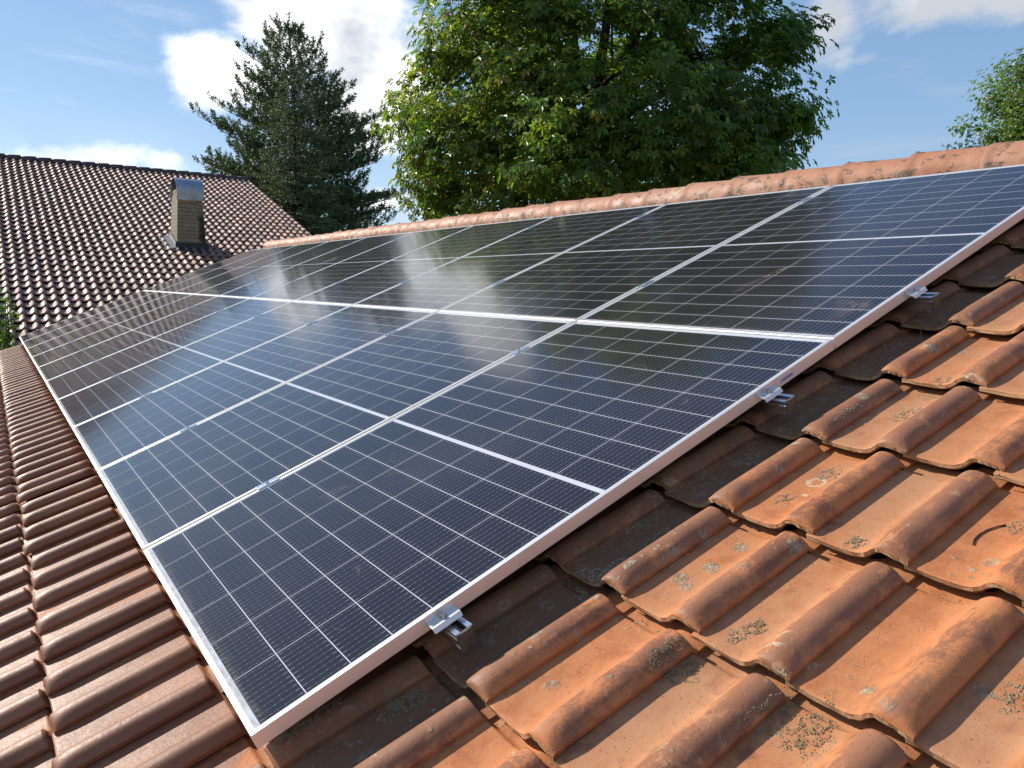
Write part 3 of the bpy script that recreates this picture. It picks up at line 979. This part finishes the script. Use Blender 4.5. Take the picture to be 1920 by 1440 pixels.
b = MB()
b.tube(on_roof([(1.168, -.628), (1.185, -.622), (1.205, -.621), (1.226, -.625), (1.247, -.634), (1.258, -.642)], .002), [.0011, .0015, .0014, .0015, .0013, .0019], 7)
tag(b.build('twig', TWIGM), 'thin curved dark brown twig lying on a sunlit orange tile', 'twig')
b = MB()
pp = on_roof([(2.19, .035), (2.03, -.062)], 0.012)
pm = [(pp[0][i] * .5 + pp[1][i] * .5 + (0, .003, .012)[i]) for i in range(3)]
b.tube([pp[0], pm, pp[1]], [.0012, .0014, .0008], 5)
tag(b.build('dry_stalk', STRAWM), 'pale dry grass stalk leaning on the shaded tiles below the upper rail end', 'stalk')

# ------------------------------------------------------------------ farmhouse behind
FB = math.atan(0.3401)
FX1, FYR, FZR = 7.0, 25.586, 4.16
FRUN = 13.3
FCA, FSA = math.cos(FB), math.sin(FB)
farm = empty('farmhouse', (1.0, FYR, GROUND))
tag(farm, 'long farmhouse behind with a mossy dark brown tile roof and a chimney', 'house')
FINV = Matrix.Translation((-1.0, -FYR, -GROUND))


def in_farm(o, m4, parent=None):
    o.parent = farm
    o.matrix_local = FINV @ m4
    return o


FM = Matrix.Translation((FX1, FYR, FZR)) @ Matrix.Rotation(math.pi / 2, 4, 'Z') @ Matrix.Rotation(-FB, 4, 'Y')
fw, fg = 0.175, 0.333
FT = ([0, .008, .022, .040, .058, .074, .090, .110, .130, .155, .175, .188], [.016, .030, .046, .052, .046, .030, .014, .003, 0, .004, .010, .011])
FN = ([0, .012, .030, .046, .060, .076, .092, .115, .135, .160, .188], [.006, .010, .018, .020, .018, .012, .006, .002, 0, .004, .010])
FBt = ([0, .04, .06, .09, .13, .188], [-.010, .000, .000, -.018, -.024, -.016])
FS = np.array([0, .008, .022, .040, .058, .074, .090, .112, .135, .160, .186])
FTt = np.array([0, .006, .016, .034, .06, .16, .30, .315, .32, .36])
fc = [(-(k + 1) * fg - .02, j * fw) for k in range(42) for j in range(66)]
a_ = tile_field(np.array(fc), FT, FN, FBt, FS, FTt, fg, 0.043, .318, rng, 1.6, .075, .052)
in_farm(link('roof', mesh_np('farm_roof', *a_), FARM), FM)
b = MB()
b.box((-14.1, .02, -.09), (-.02, 11.5, -.022))
in_farm(b.build('roof_underlay', UNDER), FM)
FM2 = Matrix.Translation((FX1 - 11.52, FYR, FZR)) @ Matrix.Rotation(-math.pi / 2, 4, 'Z') @ Matrix.Rotation(-FB, 4, 'Y')
fc2 = [(-(k + 1) * fg - .02, j * fw) for k in range(24) for j in range(66)]
a_ = tile_field(np.array(fc2), FT, FN, FBt, FS[::2], FTt[[0, 2, 4, 6, 8, 9]], fg, 0.026, .318, rng, 1.6, .055, .052)
in_farm(link('roof', mesh_np('farm_roof_back', *a_), FARM), FM2)
b = MB()
for k in range(31):                                  # ridge tiles
    x0 = FX1 + .02 - k * .375
    pts = [(x0, FYR, FZR + .035), (x0 - .39, FYR, FZR + .030)]
    b.tube(pts, [.115, .100], 14)
in_farm(b.build('ridge', m_simple('dark_ridge_tile', (0.085, 0.050, 0.042), (0.055, 0.036, 0.032), 4, .55)), Matrix.Identity(4))
b = MB()
yb0, yb1 = FYR - FRUN + .35, FYR + 7.6
zb0, zb1 = FZR - .34 * (FRUN - .35) - .13, FZR - .34 * 7.6 - .13
b.prism([(yb0, GROUND), (yb0, zb0), (FYR, FZR - .13), (yb1, zb1), (yb1, GROUND)], lambda y, z: (FX1 - 11.3, y, z), lambda y, z: (FX1 - .25, y, z))
in_farm(b.build('wall', PLASTER), Matrix.Identity(4))
b = MB()
b.box((-14.1, -.03, -.20), (-.02, .018, .012))
in_farm(b.build('barge_board', WOOD), FM)
# moss cushions on the farmhouse roof
fr = bpy.data.objects['roof.002']
bpy.context.view_layer.update()
MV2, MF2, MT2 = [], [], []
for _ in range(420):
    v, y = rng.uniform(-13.6, -5.5), rng.uniform(0, 8.5)
    if rng.random() > (-.2 - v) / 13:
        continue
    jj = math.floor(y / fw)
    y = jj * fw + rng.uniform(.105, .165)
    kk = math.floor((v + .02) / fg)
    v = kk * fg - .02 + rng.uniform(.0, .12)
    sz = rng.uniform(.012, .030)
    for q_ in range(7):
        th = rng.uniform(0, 6.28)
        A = OCT * sz * rng.uniform(.5, 1.1, 3) * np.array([1, 1, .6])
        MF2.append(OCF + 6 * len(MV2))
        MV2.append(A + np.array([v + math.cos(th) * sz * 1.3, y + math.sin(th) * sz, .020 + rng.uniform(0, .012)]))
        MT2.append(np.full(6, rng.uniform(0, .35)))
m_gm, t_ = mat('green_moss')
t_.out(t_.bsdf(t_.mix(t_.attr('tint'), (0.040, 0.050, 0.010), (0.16, 0.15, 0.03)), .95, 0, t_.bump(t_.noise(t_.obj(), 90, 3), .6, .01), .1))
mo = in_farm(link('moss', mesh_np('farm_moss', np.concatenate(MV2), np.concatenate(MF2), False, {'tint': np.concatenate(MT2)}), m_gm), FM)
mo['kind'] = 'stuff'
# chimney, tapering upwards, with a barrel-shaped sheet metal hood open at both ends
CX, CY, CZ = 3.60, 17.86, 1.46
b = MB()
def chim(zl, hw, y0, y1):
    return [(-hw, y0, zl), (hw, y0, zl), (hw, y1, zl), (-hw, y1, zl)]
vs = chim(-.35, .335, -.02, .80) + chim(1.32, .262, .03, .72)
b.add(vs, [(0, 1, 5, 4), (1, 2, 6, 5), (2, 3, 7, 6), (3, 0, 4, 7), (4, 5, 6, 7), (3, 2, 1, 0)])
ch = in_farm(b.build('chimney', BRICK, bevel=.006), Matrix.Translation((CX, CY, CZ)))
b = MB()
pr, n_ = [], 14
for i in range(n_ + 1):
    a = math.pi * i / n_
    pr.append((.375 - .375 * math.cos(a) - .01, 1.36 + .34 * math.sin(a) ** .8))
pr = [(-.01, 1.19)] + pr + [(.74, 1.19)]
pri = [(.375 + (y - .375) * .965, z - .010 if z > 1.3 else z) for (y, z) in pr[::-1]]
b.prism(pr + pri, lambda y, z: (-.292, y, z), lambda y, z: (.292, y, z))
hood = b.build('chimney_hood', ZINC, ch)
b = MB()
b.box((-.25, .05, 1.3205), (.25, .70, 1.44))
b.build('flue_top', m_simple('sooty_mortar', (0.30, 0.24, 0.15), (0.14, 0.11, 0.07), 9, .9), ch)
b = MB()
b.box((-.20, -.004, 1.150), (.12, .03, 1.186))
b.build('hood_batten', m_simple('raw_wood', (0.42, 0.25, 0.11), None, 9, .8), ch)
sl = .3401
b = MB()                                             # side strip of lead up the slope on the left, dark apron in front
b.add([(-.56, -.10, .085), (-.345, -.10, .12), (-.325, .85, .44), (-.56, .85, .41), (-.56, -.10, -.03), (-.345, -.10, -.03), (-.325, .85, .25), (-.56, .85, .25)],
      [(0, 1, 2, 3), (0, 4, 5, 1), (1, 5, 6, 2), (2, 6, 7, 3), (3, 7, 4, 0)])
b.add([(-.348, -.04, .05), (-.336, -.04, .24), (-.318, .84, .55), (-.33, .84, .35)], [(0, 1, 2, 3)])
b.build('lead_flashing', LEAD, ch)
b = MB()
b.add([(-.36, -.30, .02), (.42, -.30, .02), (.37, -.03, .13), (-.35, -.03, .13), (-.35, -.026, .24), (.36, -.026, .24), (-.36, -.30, -.04), (.42, -.30, -.04)],
      [(0, 1, 2, 3), (3, 2, 5, 4), (0, 6, 7, 1)])
b.add([(.345, -.05, .10), (.52, -.05, .095), (.50, .85, .40), (.325, .85, .42), (.52, -.05, -.02), (.50, .85, .25)], [(0, 1, 2, 3), (1, 4, 5, 2)])
b.build('lead_apron', LEADDARK, ch)


# ------------------------------------------------------------------ trees
def blades(base, d, length, width, rngk, fold=0.0):
    """flat elongated diamonds: base (n,3), d (n,3) unit; returns verts, quads"""
    n = len(base)
    ref = rngk.normal(size=(n, 3))
    x = np.cross(d, ref)
    x /= np.linalg.norm(x, axis=1)[:, None] + 1e-9
    L = (length if np.ndim(length) else np.full(n, length))[:, None]
    Wd = (width if np.ndim(width) else np.full(n, width))[:, None]
    V = np.stack([base, base + d * L * .55 + x * Wd / 2, base + d * L, base + d * L * .55 - x * Wd / 2], 1)
    return V.reshape(-1, 3), np.arange(4 * n).reshape(n, 4)


def norm(a):
    return a / (np.linalg.norm(a, axis=-1, keepdims=True) + 1e-9)


def conifer(name, loc, top, prof, whorl, up, shoot, seed, label, c0, c1, trunk_r, dens, bare=.3, dead_below=None, lean=(0, 0), pine=True):
    rg = np.random.RandomState(seed)
    root = empty(name, loc)
    tag(root, label, 'tree')
    H = top - loc[2]
    tb = MB()
    zs = np.linspace(0, H, 9)
    axis = lambda z: np.array([lean[0] * (z / H) ** 1.5, lean[1] * (z / H) ** 1.5, z])
    tb.tube([axis(z) for z in zs], [trunk_r * (1 - .93 * (z / H)) + .012 for z in zs], 9)
    SB, SD = [], []                                  # shoot base, direction
    z = prof[0][0] - loc[2]
    pz = [p[0] - loc[2] for p in prof]
    prr = [p[1] for p in prof]
    while z < H - .15:
        nb = rg.randint(*whorl[1])
        a0 = rg.uniform(0, 6.28)
        for k in range(nb):
            az = a0 + 6.283 * k / nb + rg.normal(0, .25)
            Lb = np.interp(z, pz, prr) * rg.uniform(.66, 1.18)
            if Lb < .1:
                continue
            zz = z + rg.uniform(-.12, .12)
            h = np.array([math.cos(az), math.sin(az), 0])
            npt = 7
            s = np.linspace(0, 1, npt)
            u0 = up[0] + shoot['up2'] * (z / H) ** 1.5 + rg.normal(0, .08)
            rise = Lb * (u0 * s + up[1] * s ** 2.2)
            pts = axis(zz)[None] + h[None] * (Lb * s)[:, None]
            pts[:, 2] += rise
            side = np.array([-h[1], h[0], 0])
            pts += side[None] * (rg.normal(0, .10) * Lb * s ** 2)[:, None]
            r0 = .012 + .014 * Lb
            tb.tube(pts, r0 * (1 - .85 * s), 5, cap=False)
            # twigs on both sides
            nt_ = max(3, int(Lb * dens))
            for q in range(nt_):
                f = bare + (1 - bare) * ((q + rg.random()) / nt_)
                i = min(int(f * (npt - 1)), npt - 2)
                p = pts[i] + (pts[i + 1] - pts[i]) * (f * (npt - 1) - i)
                bd = norm(pts[i + 1] - pts[i])
                sg = 1 if q % 2 else -1
                tl = (Lb * .34 * (1.15 - f) + shoot['tw']) * rg.uniform(.6, 1.2)
                td = norm(bd * .75 + side * sg * .8 + np.array([0, 0, shoot['rise'] + rg.normal(0, .15)]))
                ns_ = max(1, int(tl / shoot['step']))
                for w_ in range(ns_):
                    g_ = (w_ + .6) / ns_
                    bp_ = p + td * tl * g_
                    SB.append(bp_)
                    SD.append(norm(td * shoot['fwd'] + np.array([0, 0, shoot['rise2']]) + rg.normal(0, .25, 3)))
            SB.append(pts[-1] - norm(pts[-1] - pts[-2]) * .05)
            SD.append(norm(norm(pts[-1] - pts[-2]) + np.array([0, 0, shoot['rise2'] * 1.2])))
        z += rg.uniform(*whorl[0])
    SB.append(axis(H) - np.array([0, 0, .1]))
    SD.append(np.array([0, 0, 1.]))
    SB, SD = np.array(SB), np.array(SD)
    n = len(SB)
    k = shoot['n']
    SL = shoot['len'] * rg.uniform(.6, 1.25, n)
    t_s = rg.random((n, k)) ** .9
    base = SB[:, None] + SD[:, None] * (SL[:, None] * t_s)[..., None]
    rd = norm(rg.normal(size=(n, k, 3)))
    d = norm(SD[:, None] * shoot['lay'] + rd)
    V, Q = blades(base.reshape(-1, 3), d.reshape(-1, 3), shoot['bl'] * rg.uniform(.7, 1.2, n * k), shoot['bw'], rg)
    mixv = np.clip(rg.normal(.45, .28, n), 0, 1)
    cc = np.array(c0)[None] * (1 - mixv[:, None]) + np.array(c1)[None] * mixv[:, None]
    cc = np.repeat(cc, k * 4, 0)
    cc = np.concatenate([cc, np.ones((len(cc), 1))], 1)
    tb.build('trunk', PINEBARK if pine else BARK, root)
    link('crown', mesh_np(name + '_crown', V, Q, False, None, {'leafcol': cc}), NEEDLE, root)
    return n


conifer('pine_tree', (11.75, 33.6, GROUND), 12.0,
        [(0.3, 3.2), (2.4, 4.1), (4.8, 4.1), (6.6, 3.6), (8.1, 2.9), (9.3, 2.1), (10.4, 1.25), (11.3, .55), (12.0, .1)], ((.36, .50), (6, 8)), (.0, .14),
        dict(n=40, len=.44, bl=.14, bw=.040, tw=.20, step=.25, rise=.22, rise2=.8, fwd=.6, lay=.7, up2=.38), 17,
        'tall dark green pine behind the farmhouse with upturned candle-like branch tips', (.040, .074, .028), (.115, .158, .055), .24, 4.3, .28, lean=(-.75, 0))
conifer('spruce_tree', (9.45, 28.2, GROUND), 9.0,
        [(0.0, 2.2), (2.0, 2.2), (4.0, 1.8), (6.0, 1.25), (7.9, .55), (9.0, .08)], ((.22, .32), (8, 10)), (-.02, -.05),
        dict(n=26, len=.24, bl=.06, bw=.026, tw=.14, step=.14, rise=-.12, rise2=-.05, fwd=1.0, lay=.8, up2=0), 12,
        'grey green cone-shaped spruce standing in front of the taller pine', (.058, .092, .038), (.145, .180, .075), .13, 7.0, .12, pine=False)


def broadleaf(name, loc, label, ctr, rad, seed, nclump, per, leaf, palette, limbs, trunk_r, kind='palm', lump=.16, fruit=0, core=.55, tintdir=None):
    rg = np.random.RandomState(seed)
    root = empty(name, loc)
    tag(root, label, 'tree')
    C = np.array(ctr) - np.array(loc)
    rx_, rup, rdn = rad
    # clump centres through the crown, most of them towards the outside
    cen, rel = [], []
    dirs = norm(rg.normal(size=(400, 3)))
    amp = rg.normal(0, lump, 400)
    while len(cen) < nclump:
        d = norm(rg.normal(size=3))
        near = np.argsort(-(dirs @ d))[:3]
        bulge = 1 + min(amp[near].mean() * 1.3, .025)
        r = core + (1 - core) * rg.random() ** .55
        rz2 = rup if d[2] > 0 else rdn
        p = d * np.array([rx_, rx_, rz2]) * r * bulge
        if d[2] < 0:
            p[:2] *= (1 - abs(d[2]) ** 4) ** .5 / max((1 - d[2] ** 2) ** .5, .05)
        cen.append(C + p)
        rel.append(r)
    cen, rel = np.array(cen), np.array(rel)
    tb = MB()
    H0 = C[2] - rdn * .75
    tb.tube([(0, 0, 0), (.03, .02, H0 * .5), (0, .05, H0), (C[0] * .5, C[1] * .5, H0 + rdn * .6)], [trunk_r * 1.25, trunk_r, trunk_r * .9, trunk_r * .7], 12)
    st0 = np.array([0, .05, H0])
    for k in range(limbs):
        a = 6.283 * k / limbs + rg.normal(0, .3)
        el = rg.uniform(.35, 1.25)
        d = np.array([math.cos(a) * math.cos(el), math.sin(a) * math.cos(el), math.sin(el)])
        st = st0 + np.array([0, 0, rg.uniform(-.2, rdn * .9)])
        ln = rx_ * rg.uniform(.75, .95) if el < .9 else rup * .85
        pts = [st + d * ln * s + np.array([0, 0, .12 * ln * s * s]) + rg.normal(0, .05 * ln * .3, 3) * (s > 0) for s in (0, .25, .5, .75, 1)]
        tb.tube(pts, [trunk_r * .42, trunk_r * .30, trunk_r * .20, trunk_r * .12, .015], 7)
        for q in range(7):
            i = rg.randint(1, 4)
            tgt = cen[np.argmin(np.linalg.norm(cen - (np.array(pts[i]) + rg.normal(0, rx_ * .3, 3)), axis=1))]
            mid_p = (np.array(pts[i]) + tgt) / 2 + rg.normal(0, .12, 3)
            tb.tube([pts[i], mid_p, tgt], [trunk_r * .14, trunk_r * .08, .010], 5)
    tb.build('trunk', BARK, root)
    # leaves
    n = nclump * per
    ci = np.repeat(np.arange(nclump), per)
    cr = np.repeat(rg.uniform(.7, 1.3, nclump), per) * leaf['clump']
    dd = norm(rg.normal(size=(n, 3)))
    outw = norm(cen[ci] - C)
    pos = cen[ci] + dd * (cr * rg.random(n) ** .45)[:, None] * np.array([1.15, 1.15, .75])
    up = np.array([0, 0, 1.])
    nrm = norm(up * leaf['up'] + outw * .75 + dd * .55 + rg.normal(0, .38, (n, 3)))
    # in-plane frame, leaf stalk pointing outwards and down
    ax = outw + dd * .6 + rg.normal(0, .4, (n, 3)) - up * .35
    ax = norm(ax - nrm * np.sum(ax * nrm, 1)[:, None])
    bx = np.cross(nrm, ax)
    size = leaf['size'] * rg.uniform(.65, 1.2, n)
    if kind == 'palm':
        ang = np.radians([-100, -52, 0, 52, 100])
        lenf = np.array([.66, .9, 1.0, .9, .66])
        wf = np.array([.30, .36, .40, .36, .30])
    else:
        ang, lenf, wf = np.radians([-55, 0, 55]), np.array([.8, 1.0, .8]), np.array([.5, .55, .5])
    K = len(ang)
    dirl = ax[:, None] * np.cos(ang)[None, :, None] + bx[:, None] * np.sin(ang)[None, :, None]
    drop = leaf['droop']
    tipd = norm(dirl - nrm[:, None] * drop * rg.uniform(.3, 1.4, (n, 1, 1)))
    sidel = np.cross(np.repeat(nrm[:, None], K, 1), dirl)
    LL = (size[:, None] * .5 * lenf[None])[..., None]
    WW = (size[:, None] * .5 * wf[None])[..., None]
    b0 = pos[:, None] + dirl * 0
    mid_ = b0 + dirl * LL * .62
    fold = nrm[:, None] * WW * .16
    V = np.stack([np.broadcast_to(b0, mid_.shape), mid_ + sidel * WW * .5 + fold, b0 + tipd * LL, mid_ - sidel * WW * .5 + fold], 2)
    V = V.reshape(-1, 3)
    Q = np.arange(len(V)).reshape(-1, 4)
    T = np.concatenate([Q[:, [0, 1, 2]], Q[:, [0, 2, 3]]])
    pal = np.array([p[:3] for p in palette])
    pw = np.array([p[3] for p in palette])
    tone = rg.normal(0, .18, nclump)
    side = np.zeros(n)
    if tintdir is not None:
        side = np.clip((outw @ np.array(tintdir)) * .9 - .12, 0, 1)
    pick = np.empty(n, int)
    wts = pw[None] * np.stack([np.ones(n) if i < 2 else 1 + 7 * side for i in range(len(pal))], 1)
    wts /= wts.sum(1, keepdims=True)
    pick = (wts.cumsum(1) < rg.random(n)[:, None]).sum(1).clip(0, len(pal) - 1)
    cc = pal[pick] * np.clip(1 + tone[ci] + rg.normal(0, .16, n), .45, 1.7)[:, None]
    cc = np.repeat(cc, K * 4, 0)
    # browned leaf tips on the autumn-touched leaves
    tipm = np.zeros((n, K, 4))
    tipm[:, :, 2] = (rg.random(n) < .06 + .34 * side)[:, None] * rg.random((n, K))
    tipm = tipm.reshape(-1)[:, None]
    cc = cc * (1 - tipm) + np.array([[.20, .10, .025]]) * tipm
    cc = np.concatenate([cc, np.ones((len(cc), 1))], 1)
    link('crown', mesh_np(name + '_crown', V, T, False, None, {'leafcol': cc}), LEAF, root)
    if fruit:
        fv, ff, fc_ = [], [], []
        bm = bmesh.new()
        bmesh.ops.create_icosphere(bm, subdivisions=1, radius=1)
        iv = np.array([v.co[:] for v in bm.verts])
        it = np.array([[v.index for v in f.verts] for f in bm.faces])
        bm.free()
        for k in range(fruit):
            c = cen[rg.randint(nclump)] + norm(rg.normal(size=3)) * leaf['clump'] * 1.0
            ff.append(it + len(iv) * len(fv))
            fv.append(iv * rg.uniform(.022, .034) + c)
            fc_.append(np.tile([.34, .26, .09, 1], (len(iv), 1)))
        o = link('fruit', mesh_np('fruit', np.concatenate(fv), np.concatenate(ff), True, None, {'leafcol': np.concatenate(fc_)}), LEAF, root)
        o['kind'] = 'stuff'
    return root


CHX, CHY = -0.3457 + 14.5 * math.sin(R(39.3)), -1.3142 + 14.5 * math.cos(R(39.3))
broadleaf('chestnut_tree', (CHX, CHY, GROUND), 'large dense horse chestnut tree behind the ridge with rusty autumn leaves on its left side',
          (CHX, CHY, 4.1), (3.58, 4.8, 3.1), 21, 520, 84, dict(size=.27, clump=.45, up=1.0, droop=.16),
          [(.074, .148, .026, 5), (.120, .195, .036, 4), (.190, .235, .036, .8), (.260, .190, .034, .10)], 9, .26, 'palm', .065, 110, .50, (-.86, .25, .35))
RTX, RTY = -0.3457 + 22 * math.sin(R(68.8)), -1.3142 + 22 * math.cos(R(68.8))
broadleaf('oak_tree', (RTX, RTY, GROUND), 'light green loose-crowned tree far right, half outside the view', (RTX, RTY, 4.4), (2.45, 2.25, 2.2), 33, 340, 90,
          dict(size=.17, clump=.42, up=.7, droop=.2), [(.080, .145, .028, 5), (.120, .185, .036, 4), (.16, .21, .05, 1.2)], 7, .2, 'oak', .12, 0, .35)

# shrub sprig beyond the far end of the roof
rg = np.random.RandomState(5)
sh = empty('shrub', (-.16, 12.02, GROUND))
tag(sh, 'leafy green shrub sprig at the left edge between the two roofs', 'shrub')
b = MB()
LV, LQ, LC = [], [], []
for k in range(7):
    top_ = Vector((rg.normal(0, .13), rg.normal(0, .08), 4.2 + rg.uniform(.15, .62)))
    mid_v = Vector((top_.x * .4, top_.y * .4, 2.6))
    b.tube([(0, 0, 0), mid_v, top_], [.018, .012, .004], 6)
    base = np.array([mid_v.lerp(top_, x)[:] for x in rg.random(150)]) + rg.normal(0, .06, (150, 3))
    V, Q = blades(base, norm(rg.normal(size=(150, 3)) + np.array([0, 0, .4])), rg.uniform(.05, .10, 150), .034, rg)
    LQ.append(Q + sum(len(x) for x in LV))
    LV.append(V)
    c = np.array([(.05, .10, .02)]) * rg.uniform(.6, 1.9, (150, 1))
    LC.append(np.repeat(np.concatenate([c, np.ones((150, 1))], 1), 4, 0))
b.build('stems', BARK, sh)
link('foliage', mesh_np('shrub_leaves', np.concatenate(LV), np.concatenate(LQ), False, None, {'leafcol': np.concatenate(LC)}), LEAF, sh)
